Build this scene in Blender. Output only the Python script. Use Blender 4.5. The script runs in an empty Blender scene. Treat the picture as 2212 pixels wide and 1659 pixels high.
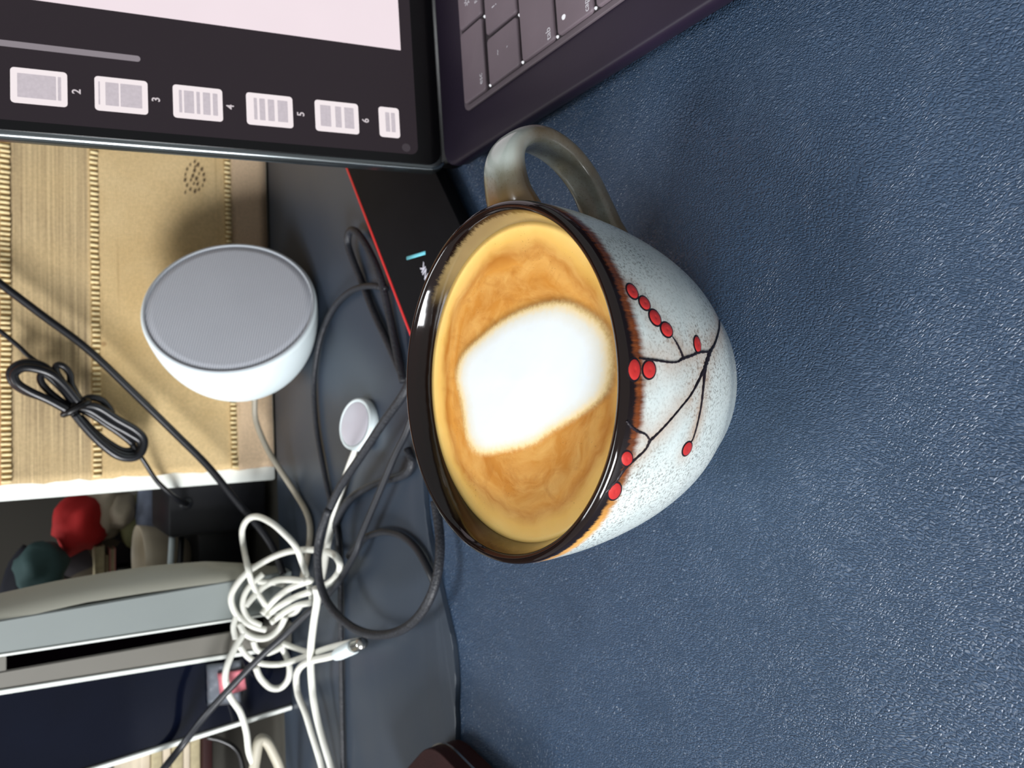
import bpy, bmesh, math, random
import numpy as np
from mathutils import Vector, Matrix
from mathutils.bvhtree import BVHTree
random.seed(4)
rng = np.random.default_rng(4)
PI = math.pi
S = bpy.context.scene
COL = S.collection

# ---------------------------------------------------------------- camera, world, lights, exposure
FPX = 1600.0
TH = math.radians(37.5)
CAM = Vector((0, 0, .175))
FW = Vector((0, math.cos(TH), -math.sin(TH)))
DN = Vector((0, -math.sin(TH), -math.cos(TH)))
RT = Vector((1, 0, 0))
cd = bpy.data.cameras.new('camera')
cam = bpy.data.objects.new('camera', cd)
COL.objects.link(cam)
cd.sensor_width = 36
cd.lens = 36 * FPX / 2212
cd.clip_start = .01
cam.matrix_world = Matrix(((DN.x, RT.x, -FW.x, CAM.x), (DN.y, RT.y, -FW.y, CAM.y), (DN.z, RT.z, -FW.z, CAM.z), (0, 0, 0, 1)))
cd.dof.use_dof = True
cd.dof.focus_distance = .185
cd.dof.aperture_fstop = 24
S.camera = cam

w = bpy.data.worlds.new('room_light')
S.world = w
w.use_nodes = True
w.node_tree.nodes['Background'].inputs[0].default_value = (.95, .98, 1.0, 1)
w.node_tree.nodes['Background'].inputs[1].default_value = .38


def area(name, loc, target, sx, sy, power, color):
    ld = bpy.data.lights.new(name, 'AREA')
    ld.shape = 'RECTANGLE'
    ld.size, ld.size_y, ld.energy, ld.color = sx, sy, power, color
    o = bpy.data.objects.new(name, ld)
    COL.objects.link(o)
    o.location = loc
    o.rotation_euler = (Vector(target) - Vector(loc)).to_track_quat('-Z', 'Y').to_euler()
    return o


area('window_light', (-1.55, -1.05, .68), (0, .25, 0), .9, .6, 74, (.97, .98, 1.0))
area('skylight', (-.62, .62, 1.5), (-.1, .1, 0), .55, .55, 14.5, (.95, .98, 1.0))

S.view_settings.view_transform = 'Standard'
S.view_settings.look = 'None'
S.view_settings.gamma = 1
S.view_settings.exposure = 0
S.view_settings.use_curve_mapping = False


# ---------------------------------------------------------------- helpers
def ray(x, y):
    x, y = float(x), float(y)
    return FW + (x - 1106) / FPX * DN + (829.5 - y) / FPX * RT


def at(x, y, z=0.0):                 # point of the photograph on a level plane
    r = ray(x, y)
    return CAM + r * ((z - CAM.z) / r.z)


def aty(x, y, Y):                    # point of the photograph on an upright plane
    r = ray(x, y)
    return CAM + r * (Y / r.y)


def lin(c):
    return tuple(((v / 255) / 12.92 if v / 255 <= .04045 else ((v / 255 + .055) / 1.055) ** 2.4) for v in c) + (1,)


class NT:
    def __init__(s, name):
        s.m = bpy.data.materials.new(name)
        s.m.use_nodes = True
        s.t = s.m.node_tree
        s.n = s.t.nodes
        s.b = s.n['Principled BSDF']
        s.tc = s.n.new('ShaderNodeTexCoord')

    def L(s, a, b):
        s.t.links.new(a, b)

    def inp(s, node, key, v):
        if v is None:
            return
        if isinstance(v, bpy.types.NodeSocket):
            s.L(v, node.inputs[key])
        else:
            if isinstance(v, (int, float)) and node.inputs[key].type == 'RGBA':
                v = (v, v, v, 1)
            node.inputs[key].default_value = v

    def map(s, scale=(1, 1, 1), rot=(0, 0, 0), src=None, loc=(0, 0, 0)):
        n = s.n.new('ShaderNodeMapping')
        s.L(src or s.tc.outputs['Object'], n.inputs[0])
        n.inputs['Scale'].default_value = scale
        n.inputs['Rotation'].default_value = rot
        n.inputs['Location'].default_value = loc
        return n.outputs[0]

    def noise(s, scale, detail=3, rough=.5, vec=None, dist=0):
        n = s.n.new('ShaderNodeTexNoise')
        s.L(vec or s.tc.outputs['Object'], n.inputs['Vector'])
        n.inputs['Scale'].default_value = scale
        n.inputs['Detail'].default_value = detail
        n.inputs['Roughness'].default_value = rough
        n.inputs['Distortion'].default_value = dist
        return n.outputs['Fac']

    def voro(s, scale, vec=None, feature='F1', out='Distance'):
        n = s.n.new('ShaderNodeTexVoronoi')
        n.feature = feature
        s.L(vec or s.tc.outputs['Object'], n.inputs['Vector'])
        n.inputs['Scale'].default_value = scale
        return n.outputs[out]

    def ramp(s, fac, stops, interp='LINEAR'):
        n = s.n.new('ShaderNodeValToRGB')
        n.color_ramp.interpolation = interp
        e = n.color_ramp.elements
        while len(e) < len(stops):
            e.new(.5)
        for i, (p, c) in enumerate(stops):
            e[i].position = p
            e[i].color = c if isinstance(c, tuple) else (c, c, c, 1)
        s.L(fac, n.inputs[0])
        return n.outputs[0]

    def math(s, op, a, b=None, c=None):
        n = s.n.new('ShaderNodeMath')
        n.operation = op
        for i, v in enumerate((a, b, c)):
            if v is not None:
                s.inp(n, i, v)
        return n.outputs[0]

    def mix(s, f, a, b, mode='MIX'):
        n = s.n.new('ShaderNodeMix')
        n.data_type = 'RGBA'
        n.blend_type = mode
        s.inp(n, 0, f)
        s.inp(n, 6, a)
        s.inp(n, 7, b)
        return n.outputs[2]

    def rng(s, v, a, b, c=0., d=1.):
        n = s.n.new('ShaderNodeMapRange')
        s.inp(n, 0, v)
        for i, k in enumerate((a, b, c, d)):
            n.inputs[i + 1].default_value = k
        n.interpolation_type = 'SMOOTHSTEP'
        return n.outputs[0]

    def xyz(s, src=None):
        n = s.n.new('ShaderNodeSeparateXYZ')
        s.L(src or s.tc.outputs['Object'], n.inputs[0])
        return n.outputs

    def bump(s, h, strength=.3, dist=.001):
        n = s.n.new('ShaderNodeBump')
        n.inputs['Strength'].default_value = strength
        n.inputs['Distance'].default_value = dist
        s.L(h, n.inputs['Height'])
        s.L(n.outputs[0], s.b.inputs['Normal'])

    def attr(s, name):
        n = s.n.new('ShaderNodeAttribute')
        n.attribute_name = name
        return n.outputs['Fac']

    def done(s, color=None, rough=.5, metal=0., spec=.5, coat=0., sheen=0.):
        s.inp(s.b, 'Base Color', color)
        s.inp(s.b, 'Roughness', rough)
        s.b.inputs['Metallic'].default_value = metal
        s.b.inputs['Specular IOR Level'].default_value = spec
        s.b.inputs['Coat Weight'].default_value = coat
        s.b.inputs['Coat Roughness'].default_value = .05
        s.b.inputs['Sheen Weight'].default_value = sheen
        return s.m


def plain(name, rgb, rough=.5, var=.12, scale=60, metal=0., spec=.5, coat=0., bump=0., bscale=800):
    k = NT(name)
    c = lin(rgb)
    lo = tuple(v * (1 - var) for v in c[:3]) + (1,)
    hi = tuple(min(1, v * (1 + var)) for v in c[:3]) + (1,)
    col = k.ramp(k.noise(scale, 4), [(.3, lo), (.7, hi)])
    if bump:
        k.bump(k.noise(bscale, 3), bump, .0005)
    return k.done(col, rough, metal, spec, coat)


def emis(name, rgb, strength=1.0, var=.02, scale=40):
    k = NT(name)
    c = lin(rgb)
    col = k.ramp(k.noise(scale, 3), [(.3, tuple(v * (1 - var) for v in c[:3]) + (1,)), (.7, c)])
    k.inp(k.b, 'Emission Color', col)
    k.b.inputs['Emission Strength'].default_value = strength
    return k.done(lin((8, 8, 9)), .25, 0, .15)


def mesh(name, vs, fs, m=None, parent=None, smooth=True, loc=None):
    me = bpy.data.meshes.new(name)
    me.from_pydata([tuple(v) for v in vs], [], fs)
    me.update()
    if smooth:
        me.shade_smooth()
    o = bpy.data.objects.new(name, me)
    COL.objects.link(o)
    if m:
        me.materials.append(m)
    if parent:
        o.parent = parent
    if loc is not None:
        o.location = loc
    return o


def bmobj(name, bm, m=None, parent=None, smooth=False, auto=None):
    me = bpy.data.meshes.new(name)
    bmesh.ops.recalc_face_normals(bm, faces=bm.faces)
    bm.to_mesh(me)
    bm.free()
    if smooth:
        me.shade_smooth()
        if auto:
            me.set_sharp_from_angle(angle=math.radians(auto))
    o = bpy.data.objects.new(name, me)
    COL.objects.link(o)
    if m:
        me.materials.append(m)
    if parent:
        o.parent = parent
    return o


def thing(name, label, cat, loc=(0, 0, 0), rz=0, group=None):
    o = bpy.data.objects.new(name, None)
    o.empty_display_size = .01
    COL.objects.link(o)
    o.location = loc
    o.rotation_euler = (0, 0, rz)
    return tag(o, label, cat, group)


def tag(o, label, cat, group=None):
    o['label'] = label
    o['category'] = cat
    if group:
        o['group'] = group
    return o


def spline(pts, n=10, closed=False):
    P = np.array([tuple(p) for p in pts], float)
    k = len(P)
    out = []
    rngk = range(k) if closed else range(k - 1)
    for i in rngk:
        if closed:
            p0, p1, p2, p3 = P[i - 1], P[i], P[(i + 1) % k], P[(i + 2) % k]
        else:
            p1, p2 = P[i], P[i + 1]
            p0 = P[i - 1] if i else 2 * p1 - p2
            p3 = P[i + 2] if i + 2 < k else 2 * p2 - p1
        for t in np.arange(n) / n:
            out.append(.5 * (2 * p1 + (p2 - p0) * t + (2 * p0 - 5 * p1 + 4 * p2 - p3) * t * t + (3 * p1 - p0 - 3 * p2 + p3) * t ** 3))
    if not closed:
        out.append(P[-1])
    return np.array(out)


def tube_geo(path, r, sides=12, flat=1.0, caps=True):
    P = np.array(path, float)
    n = len(P)
    R = np.full(n, r) if np.isscalar(r) else np.interp(np.linspace(0, 1, n), np.linspace(0, 1, len(r)), r)
    T = np.gradient(P, axis=0)
    T /= np.linalg.norm(T, axis=1)[:, None] + 1e-12
    up = np.array([0, 0, 1.]) if abs(T[0][2]) < .9 else np.array([1., 0, 0])
    N = np.cross(up, T[0])
    N /= np.linalg.norm(N)
    vs, fs = [], []
    for i in range(n):
        N = N - T[i] * (N @ T[i])
        N /= np.linalg.norm(N) + 1e-12
        B = np.cross(T[i], N)
        for s in range(sides):
            a = 2 * PI * s / sides
            vs.append(P[i] + R[i] * (math.cos(a) * N + flat * math.sin(a) * B))
    for i in range(n - 1):
        for s in range(sides):
            a, b = i * sides + s, i * sides + (s + 1) % sides
            fs.append((a, b, b + sides, a + sides))
    if caps:
        fs.append(tuple(range(sides))[::-1])
        fs.append(tuple((n - 1) * sides + s for s in range(sides)))
    return vs, fs


def tube(name, pts, r, m, parent=None, n=10, sides=12, flat=1.0):
    vs, fs = tube_geo(spline(pts, n), r, sides, flat)
    return mesh(name, vs, fs, m, parent)


def box_bm(bm, x0, x1, y0, y1, z0, z1, bev=0, seg=2, M=None):
    r = bmesh.ops.create_cube(bm, size=1)
    vs = r['verts']
    for v in vs:
        v.co = Vector((x0 + (v.co.x + .5) * (x1 - x0), y0 + (v.co.y + .5) * (y1 - y0), z0 + (v.co.z + .5) * (z1 - z0)))
    if bev:
        es = list({e for v in vs for e in v.link_edges})
        r2 = bmesh.ops.bevel(bm, geom=es, offset=bev, segments=seg, affect='EDGES', profile=.5)
        vs = list({v for f in r2['faces'] for v in f.verts} | {v for v in vs if v.is_valid})
    if M is not None:
        for v in vs:
            v.co = M @ v.co
    return vs


def box(name, x0, x1, y0, y1, z0, z1, m, parent=None, bev=0, seg=2, M=None):
    bm = bmesh.new()
    box_bm(bm, x0, x1, y0, y1, z0, z1, bev, seg)
    if M is not None:
        bmesh.ops.transform(bm, matrix=M, verts=bm.verts)
    return bmobj(name, bm, m, parent, smooth=bool(bev), auto=35)


def rrect(x0, x1, y0, y1, r, k=6):
    out = []
    for cx, cy, a0 in ((x1 - r, y1 - r, 0), (x0 + r, y1 - r, 90), (x0 + r, y0 + r, 180), (x1 - r, y0 + r, 270)):
        for i in range(k + 1):
            a = math.radians(a0 + 90 * i / k)
            out.append((cx + r * math.cos(a), cy + r * math.sin(a)))
    return out


def slab(name, outline, z0, z1, m, parent=None, M=None, bev=0.0, smooth=True):
    bm = bmesh.new()
    bot = [bm.verts.new((x, y, z0)) for x, y in outline]
    f = bm.faces.new(bot)
    r = bmesh.ops.extrude_face_region(bm, geom=[f])
    tv = [v for v in r['geom'] if isinstance(v, bmesh.types.BMVert)]
    for v in tv:
        v.co.z = z1
    if bev:
        es = [e for e in bm.edges if all(abs(v.co.z - z1) < 1e-9 for v in e.verts)]
        bmesh.ops.bevel(bm, geom=es, offset=bev, segments=3, affect='EDGES', profile=.5)
    if M is not None:
        bmesh.ops.transform(bm, matrix=M, verts=bm.verts)
    return bmobj(name, bm, m, parent, smooth=smooth, auto=40)


def revolve(prof, seg=96, ang=None):
    vs, fs = [], []
    n = len(prof)
    for i in range(seg):
        a = 2 * PI * i / seg
        for r, z in prof:
            vs.append((r * math.cos(a), r * math.sin(a), z))
    for i in range(seg):
        j = (i + 1) % seg
        for k in range(n - 1):
            fs.append((i * n + k, j * n + k, j * n + k + 1, i * n + k + 1))
    return vs, fs


def blob(name, c, rx, ry, rz, m, parent=None, amp=.12, freq=2.2, seed=0, M=None, sub=3):
    from mathutils import noise
    bm = bmesh.new()
    bmesh.ops.create_icosphere(bm, subdivisions=sub, radius=1)
    for v in bm.verts:
        d = 1 + amp * noise.noise(v.co * freq + Vector((seed * 3.1, seed, 0)))
        v.co = Vector((v.co.x * rx * d, v.co.y * ry * d, v.co.z * rz * d))
        if M is not None:
            v.co = M @ v.co
        v.co += Vector(c)
    return bmobj(name, bm, m, parent, smooth=True)


def text(name, body, size, m, parent, M4, off=0.0, ax='LEFT', ay='TOP_BASELINE'):
    fc = bpy.data.curves.new(name, 'FONT')
    fc.body, fc.size, fc.align_x, fc.align_y = body, size, ax, ay
    fc.extrude, fc.offset, fc.resolution_u = .00002, off, 3
    t = bpy.data.objects.new(name + '_source', fc)
    COL.objects.link(t)
    bpy.context.view_layer.update()
    me = bpy.data.meshes.new_from_object(t.evaluated_get(bpy.context.evaluated_depsgraph_get()))
    bpy.data.objects.remove(t)
    me.name = name
    me.materials.clear()
    me.materials.append(m)
    o = bpy.data.objects.new(name, me)
    COL.objects.link(o)
    o.parent = parent
    o.matrix_local = M4
    return o


# ---------------------------------------------------------------- materials
def mk_leather():
    k = NT('blue_leather')
    st = k.map((1, 1, 1))
    warp = k.noise(28, 2)
    wn = k.n.new('ShaderNodeVectorMath')
    wn.operation = 'MULTIPLY_ADD'
    wc = k.n.new('ShaderNodeTexNoise')
    k.L(k.tc.outputs['Object'], wc.inputs['Vector'])
    wc.inputs['Scale'].default_value = 35
    k.L(wc.outputs['Color'], wn.inputs[0])
    wn.inputs[1].default_value = (.012, .012, .012)
    k.L(k.tc.outputs['Object'], wn.inputs[2])
    v1 = k.map((1.0, .55, 1), (0, 0, .35), wn.outputs[0])
    cells = k.voro(1500, v1, 'DISTANCE_TO_EDGE')
    c1 = k.rng(cells, 0, .28)
    n1 = k.noise(900, 3, .6, v1)
    n2 = k.noise(60, 3, .5)
    hgt = k.math('ADD', k.math('MULTIPLY', c1, .5), k.math('MULTIPLY', n1, .9))
    hgt = k.math('ADD', hgt, k.math('MULTIPLY', n2, .6))
    k.bump(hgt, .75, .0005)
    col = k.ramp(k.noise(14, 3, .6), [(.3, lin((52, 71, 94))), (.7, lin((60, 79, 103)))])
    specks = k.ramp(k.voro(160), [(.0, 1.0), (.012, 1.0), (.03, 0.0)])
    col = k.mix(k.math('MULTIPLY', specks, k.rng(k.noise(23, 1), .62, .7)), col, lin((120, 138, 150)))
    return k.done(col, k.ramp(k.noise(40), [(.3, .31), (.7, .37)]), 0, .5)


def mk_slate():
    k = NT('slate_leatherette')
    k.bump(k.noise(1200, 3, .6), .15, .0003)
    col = k.ramp(k.noise(9, 3, .6), [(.3, lin((44, 55, 70))), (.7, lin((52, 60, 70)))])
    return k.done(col, .38, 0, .5)


def mk_mug():
    k = NT('stoneware_glaze')
    x, y, z = k.xyz()
    streak = k.noise(11, 4, .65, k.map((95, 95, 10)))
    zz = k.math('ADD', z, k.math('MULTIPLY', k.math('SUBTRACT', streak, .5), .0030))
    big = k.noise(28, 2)
    zz = k.math('ADD', zz, k.math('MULTIPLY', k.math('SUBTRACT', big, .5), .0036))
    body = k.ramp(k.noise(55, 4, .6), [(.3, lin((198, 210, 208))), (.7, lin((218, 226, 222)))])
    speck = k.ramp(k.noise(1500, 2, .7, k.map((1, 1, 1))), [(.50, 0.), (.64, .75)])
    speck = k.math('MULTIPLY', speck, k.ramp(k.noise(45, 2), [(.35, .3), (.6, 1.)]))
    body = k.mix(speck, body, lin((96, 92, 84)))
    halo = k.attr('halo')
    body = k.mix(k.math('MULTIPLY', halo, k.ramp(k.noise(160, 3), [(.3, .35), (.7, .8)])), body, lin((172, 134, 102)))
    rust = k.ramp(k.noise(20, 4, .7, k.map((60, 60, 6))), [(.3, lin((66, 32, 14))), (.6, lin((122, 62, 22))), (.8, lin((172, 98, 38)))])
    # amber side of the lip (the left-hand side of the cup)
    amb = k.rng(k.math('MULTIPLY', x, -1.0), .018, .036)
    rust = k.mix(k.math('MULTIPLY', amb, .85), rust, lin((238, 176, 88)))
    c = k.mix(k.rng(zz, .0588, .0616), body, rust)
    c = k.mix(k.rng(zz, .0622, .0636), c, lin((20, 10, 8)))
    # inside: lit tan on one wall painted into the colour; far wall darker
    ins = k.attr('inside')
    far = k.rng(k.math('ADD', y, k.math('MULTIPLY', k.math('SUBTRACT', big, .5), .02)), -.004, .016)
    lit_right = k.rng(k.math('ADD', x, k.math('MULTIPLY', k.math('SUBTRACT', big, .5), .016)), .022, .036)
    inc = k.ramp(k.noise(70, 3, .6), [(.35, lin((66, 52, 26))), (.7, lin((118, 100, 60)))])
    inc = k.mix(k.math('MULTIPLY', far, k.math('SUBTRACT', 1.0, lit_right)), inc, lin((16, 9, 7)))
    inc = k.mix(k.math('MULTIPLY', lit_right, .8), inc, lin((122, 106, 74)))
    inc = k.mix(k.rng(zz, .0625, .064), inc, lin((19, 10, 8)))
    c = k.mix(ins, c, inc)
    k.bump(k.noise(90, 3, .5), .12, .0008)
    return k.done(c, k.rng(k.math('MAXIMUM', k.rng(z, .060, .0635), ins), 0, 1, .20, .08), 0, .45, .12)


def mk_handle():
    k = NT('handle_glaze')
    n = k.noise(60, 4, .6)
    c = k.ramp(n, [(.3, lin((92, 84, 62))), (.5, lin((108, 107, 94))), (.75, lin((138, 144, 138)))])
    speck = k.ramp(k.noise(1500, 2, .7), [(.56, 0.), (.72, .6)])
    c = k.mix(speck, c, lin((80, 74, 60)))
    x, y, z = k.xyz()
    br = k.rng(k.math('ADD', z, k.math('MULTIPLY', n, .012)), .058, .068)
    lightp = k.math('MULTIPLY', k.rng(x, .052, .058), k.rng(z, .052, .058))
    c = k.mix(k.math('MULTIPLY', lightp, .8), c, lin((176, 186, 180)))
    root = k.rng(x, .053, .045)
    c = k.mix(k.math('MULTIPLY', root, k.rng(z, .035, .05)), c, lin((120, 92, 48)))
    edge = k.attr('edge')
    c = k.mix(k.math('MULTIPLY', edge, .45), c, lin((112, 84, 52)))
    k.bump(k.noise(120, 3), .12, .0008)
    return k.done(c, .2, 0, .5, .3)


def mk_coffee():
    k = NT('coffee_crema')
    x, y, z = k.xyz()
    warp = k.math('MULTIPLY', k.math('SUBTRACT', k.noise(55, 3, .5), .5), .009)
    r = k.math('SQRT', k.math('ADD', k.math('MULTIPLY', x, x), k.math('MULTIPLY', y, y)))
    rw = k.math('ADD', r, warp)
    base = k.ramp(k.math('DIVIDE', rw, .042), [(0., lin((222, 160, 78))), (.42, lin((214, 150, 68))), (.62, lin((196, 128, 48))), (.74, lin((216, 150, 66))), (.80, lin((190, 122, 46))), (.87, lin((232, 184, 96))), (.95, lin((240, 202, 120)))])
    cb = k.n.new('ShaderNodeCombineXYZ')
    k.L(k.math('MULTIPLY', k.math('DIVIDE', x, r), 1.5), cb.inputs[0])
    k.L(k.math('MULTIPLY', k.math('DIVIDE', y, r), 1.5), cb.inputs[1])
    k.L(k.math('MULTIPLY', rw, 150.0), cb.inputs[2])
    sw = k.noise(1.3, 5, .62, cb.outputs[0], .6)
    base = k.mix(k.ramp(sw, [(.38, 0.), (.7, .6)]), base, lin((238, 190, 112)))
    sw2 = k.noise(60, 5, .6, k.map((1.5, 1, 1), (0, 0, 1.0), None, (.3, .1, 0)), 2.2)
    inner = k.rng(r, .037, .031)
    base = k.mix(k.math('MULTIPLY', inner, k.ramp(sw2, [(.5, 0.), (.72, .5)])), base, lin((178, 108, 34)))
    pin = k.ramp(k.noise(2600, 2, .6), [(.66, 0.), (.74, .7)])
    pin = k.math('MULTIPLY', pin, k.rng(k.noise(90, 2), .52, .62))
    base = k.mix(pin, base, lin((104, 58, 18)))
    k.bump(k.noise(500, 3), .05, .0004)
    k.b.inputs['Subsurface Weight'].default_value = .12
    k.b.inputs['Subsurface Radius'].default_value = (.004, .002, .001)
    k.b.inputs['Subsurface Scale'].default_value = .6
    return k.done(base, .34, 0, .35)


def mk_foam():
    k = NT('milk_foam')
    e = k.attr('edge')
    en = k.math('ADD', e, k.math('MULTIPLY', k.math('SUBTRACT', k.noise(700, 3, .7), .5), .22))
    c = k.ramp(en, [(.0, lin((226, 168, 84))), (.3, lin((242, 212, 150))), (.62, lin((228, 226, 214))), (1., lin((231, 237, 239)))])
    k.L(k.rng(en, .02, .42), k.b.inputs['Alpha'])
    k.bump(k.noise(110, 4, .5), .16, .0009)
    return k.done(c, .55, 0, .25)


def mk_jute():
    k = NT('jute_runner_cloth')
    x, y, z = k.xyz()
    wx = k.n.new('ShaderNodeTexWave')
    k.L(k.map((1, 1, 1)), wx.inputs[0])
    wx.inputs['Scale'].default_value = 420
    wx.inputs['Distortion'].default_value = 1.0
    wz = k.n.new('ShaderNodeTexWave')
    wz.bands_direction = 'Z'
    k.L(k.map((1, 1, 1)), wz.inputs[0])
    wz.inputs['Scale'].default_value = 420
    wz.inputs['Distortion'].default_value = 1.0
    thread = k.math('ADD', wx.outputs['Fac'], wz.outputs['Fac'])
    k.bump(thread, .4, .0004)
    plainc = k.ramp(k.noise(18, 4, .6), [(.3, lin((210, 180, 128))), (.7, lin((224, 197, 148)))])
    fine = k.noise(30, 3, .6, k.map((.25, 1, 26)))
    stripe = k.ramp(fine, [(.35, lin((138, 120, 94))), (.5, lin((184, 162, 126))), (.65, lin((222, 198, 154)))])
    inband = k.math('MULTIPLY', k.rng(z, .107, .1085), k.rng(z, .1475, .146))
    patch = k.ramp(k.noise(12, 2), [(.3, .35), (.6, 1.)])
    c = k.mix(k.math('MULTIPLY', inband, patch), plainc, stripe)
    low = k.rng(z, .0265, .0245)
    c = k.mix(low, c, lin((220, 192, 158)))
    top = k.rng(z, .150, .1515)
    c = k.mix(top, c, lin((190, 120, 84)))
    weave = k.ramp(k.noise(700, 2), [(.3, .88), (.7, 1.06)])
    c = k.mix(1.0, c, weave, 'MULTIPLY')
    slub = k.ramp(k.noise(60, 3, .7, k.map((.12, 1, 6))), [(.62, 0.), (.75, .45)])
    c = k.mix(slub, c, lin((150, 118, 72)))
    st = k.rng(k.voro(28), .055, .03)
    c = k.mix(k.math('MULTIPLY', st, .5), c, lin((140, 96, 52)))
    return k.done(c, .85, 0, .2, 0, .2)


def mk_grille():
    k = NT('woven_grille')
    wv = k.n.new('ShaderNodeTexWave')
    k.L(k.map((1, 1, 1), (0, 0, .35)), wv.inputs[0])
    wv.bands_direction = 'Y'
    wv.inputs['Scale'].default_value = 240
    wv.inputs['Distortion'].default_value = .15
    wv2 = k.n.new('ShaderNodeTexWave')
    k.L(k.map((1, 1, 1), (0, 0, .35)), wv2.inputs[0])
    wv2.bands_direction = 'X'
    wv2.inputs['Scale'].default_value = 500
    f = k.math('MULTIPLY', wv.outputs['Fac'], k.math('ADD', .7, k.math('MULTIPLY', wv2.outputs['Fac'], .3)))
    c = k.ramp(f, [(0., lin((172, 178, 190))), (1., lin((242, 245, 250)))])
    c = k.mix(k.ramp(k.noise(30, 3), [(.4, 0.), (.7, .3)]), c, lin((196, 200, 208)))
    k.bump(f, .3, .0004)
    return k.done(c, .8, 0, .2)


def mk_braid(name, rgb):
    k = NT(name)
    v = k.voro(900)
    c = lin(rgb)
    col = k.ramp(v, [(0., tuple(a * 1.7 for a in c[:3]) + (1,)), (.6, c), (1., tuple(a * .5 for a in c[:3]) + (1,))])
    k.bump(v, .4, .0004)
    return k.done(col, .55)


def mk_check():
    k = NT('checked_cloth')
    n = k.n.new('ShaderNodeTexChecker')
    k.L(k.map((1, 1, 1), (.3, .5, .4)), n.inputs[0])
    n.inputs['Scale'].default_value = 34
    n.inputs[1].default_value = lin((92, 82, 66))
    n.inputs[2].default_value = lin((38, 34, 46))
    c = k.mix(.35, n.outputs[0], lin((70, 62, 54)))
    return k.done(c, .9)


M = dict(
    leather=mk_leather(), slate=mk_slate(), mug=mk_mug(), handle=mk_handle(), coffee=mk_coffee(), foam=mk_foam(),
    jute=mk_jute(), grille=mk_grille(),
    red_glaze=plain('red_glaze', (184, 44, 40), .3, .14, 90, coat=.2),
    line_glaze=plain('dark_line_glaze', (24, 15, 20), .3, .3, 200),
    deck=plain('dark_aluminium_deck', (24, 14, 32), .5, .12, 30, spec=.4, bump=.05),
    lidm=plain('dark_lid_metal', (120, 126, 128), .2, .1, 30, metal=.95),
    glass=plain('black_bezel_glass', (6, 6, 8), .18, .2, 20, spec=.35),
    hinge=plain('hinge_black', (8, 7, 9), .35, .2, 50),
    keys=plain('mauve_key_cover', (106, 93, 100), .5, .07, 60, spec=.5, bump=.04),
    tray=plain('keyboard_well', (88, 78, 84), .45, .1, 60),
    gap=plain('keyboard_gap', (30, 22, 27), .6, .1, 60),
    legend=plain('key_legend_print', (205, 202, 208), .5, .05),
    backlight=emis('key_backlight', (245, 245, 250), 1.0),
    screen=emis('display_dark_panel', (45, 38, 43), 1.0),
    page=emis('display_page', (244, 228, 234), 1.0),
    thumb=emis('display_thumbnail', (247, 236, 238), 1.0),
    tgrey=emis('display_thumbnail_text', (206, 196, 203), 1.0, .1, 900),
    bar=emis('display_scroll_bar', (142, 134, 140), 1.0),
    num=emis('display_page_number', (214, 204, 208), 1.0),
    badge=emis('display_badge', (66, 60, 65), 1.0),
    white_plastic=plain('white_plastic', (226, 238, 240), .38, .03, 40),
    white_paint=plain('white_paint', (236, 240, 234), .5, .04, 30),
    grey_rim=plain('pale_grey_rim', (178, 184, 190), .5, .04, 40),
    box_black=plain('black_card', (10, 10, 13), .75, .2, 60, spec=.12, bump=.05),
    box_red=plain('red_card', (200, 40, 42), .45, .08, 60),
    cyan=plain('cyan_print', (112, 200, 214), .5, .04),
    white_print=plain('white_print', (214, 214, 228), .5, .04),
    black_rubber=plain('black_rubber', (20, 21, 25), .33, .2, 80),
    charcoal_rubber=plain('charcoal_rubber', (28, 30, 36), .45, .15, 80),
    braid=mk_braid('charcoal_braid', (26, 28, 34)),
    white_rubber=plain('white_rubber', (226, 226, 216), .4, .06, 60),
    cream_rubber=plain('cream_rubber', (188, 182, 164), .5, .08, 60),
    beige_rubber=plain('beige_rubber', (150, 143, 128), .5, .1, 60),
    puck=plain('puck_white', (206, 204, 214), .3, .03, 40),
    steel=plain('brushed_steel', (190, 188, 182), .25, .1, 90, metal=1),
    console_side=plain('console_beige_side', (158, 157, 144), .42, .04, 20),
    console_front=plain('console_grey_front', (134, 141, 139), .42, .04, 20),
    console_front2=plain('console_taupe_front', (118, 115, 107), .42, .04, 20),
    navy=plain('navy_gloss', (8, 12, 26), .1, .25, 15, spec=.3),
    slot=plain('slot_black', (2, 1, 2), .9, .2, 30, spec=0),
    pink=plain('pink_card', (240, 140, 152), .5, .06, 60),
    film=plain('clear_film', (108, 114, 122), .18, .35, 60, spec=.7),
    brown_case=plain('brown_leatherette', (44, 22, 22), .6, .15, 60, spec=.15, bump=.2),
    brick=plain('black_brick_plastic', (17, 18, 24), .45, .2, 60),
    red_cloth=plain('red_cloth', (188, 28, 28), .8, .25, 30),
    cream_cloth=plain('cream_cloth', (206, 192, 170), .85, .2, 30),
    olive=plain('olive_packet', (160, 158, 112), .6, .2, 40),
    blue_pack=plain('blue_grey_packet', (150, 160, 186), .4, .35, 70),
    teal=plain('dark_teal_cloth', (58, 84, 84), .8, .1, 40),
    check=mk_check(),
    ceramic=plain('cream_ceramic', (206, 192, 168), .35, .1, 30),
    paper=plain('aged_paper', (170, 158, 126), .8, .15, 200),
    pink_paper=plain('pink_cover', (196, 130, 120), .7, .1, 60),
    brown_paper=plain('brown_cover', (104, 76, 52), .7, .1, 60),
    taupe=plain('taupe_plastic', (84, 78, 70), .5, .15, 40),
    wall=plain('shadowed_wall_paint', (30, 27, 20), .9, .1, 8),
    desk=plain('dark_desk_laminate', (70, 68, 62), .45, .12, 12),
    tan=plain('tan_divider', (120, 112, 92), .6, .1, 20),
    thread=plain('pale_thread', (234, 214, 164), .9, .2, 300),
    ink=plain('dark_stamp_ink', (98, 78, 54), .8, .2, 200),
)

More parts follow.
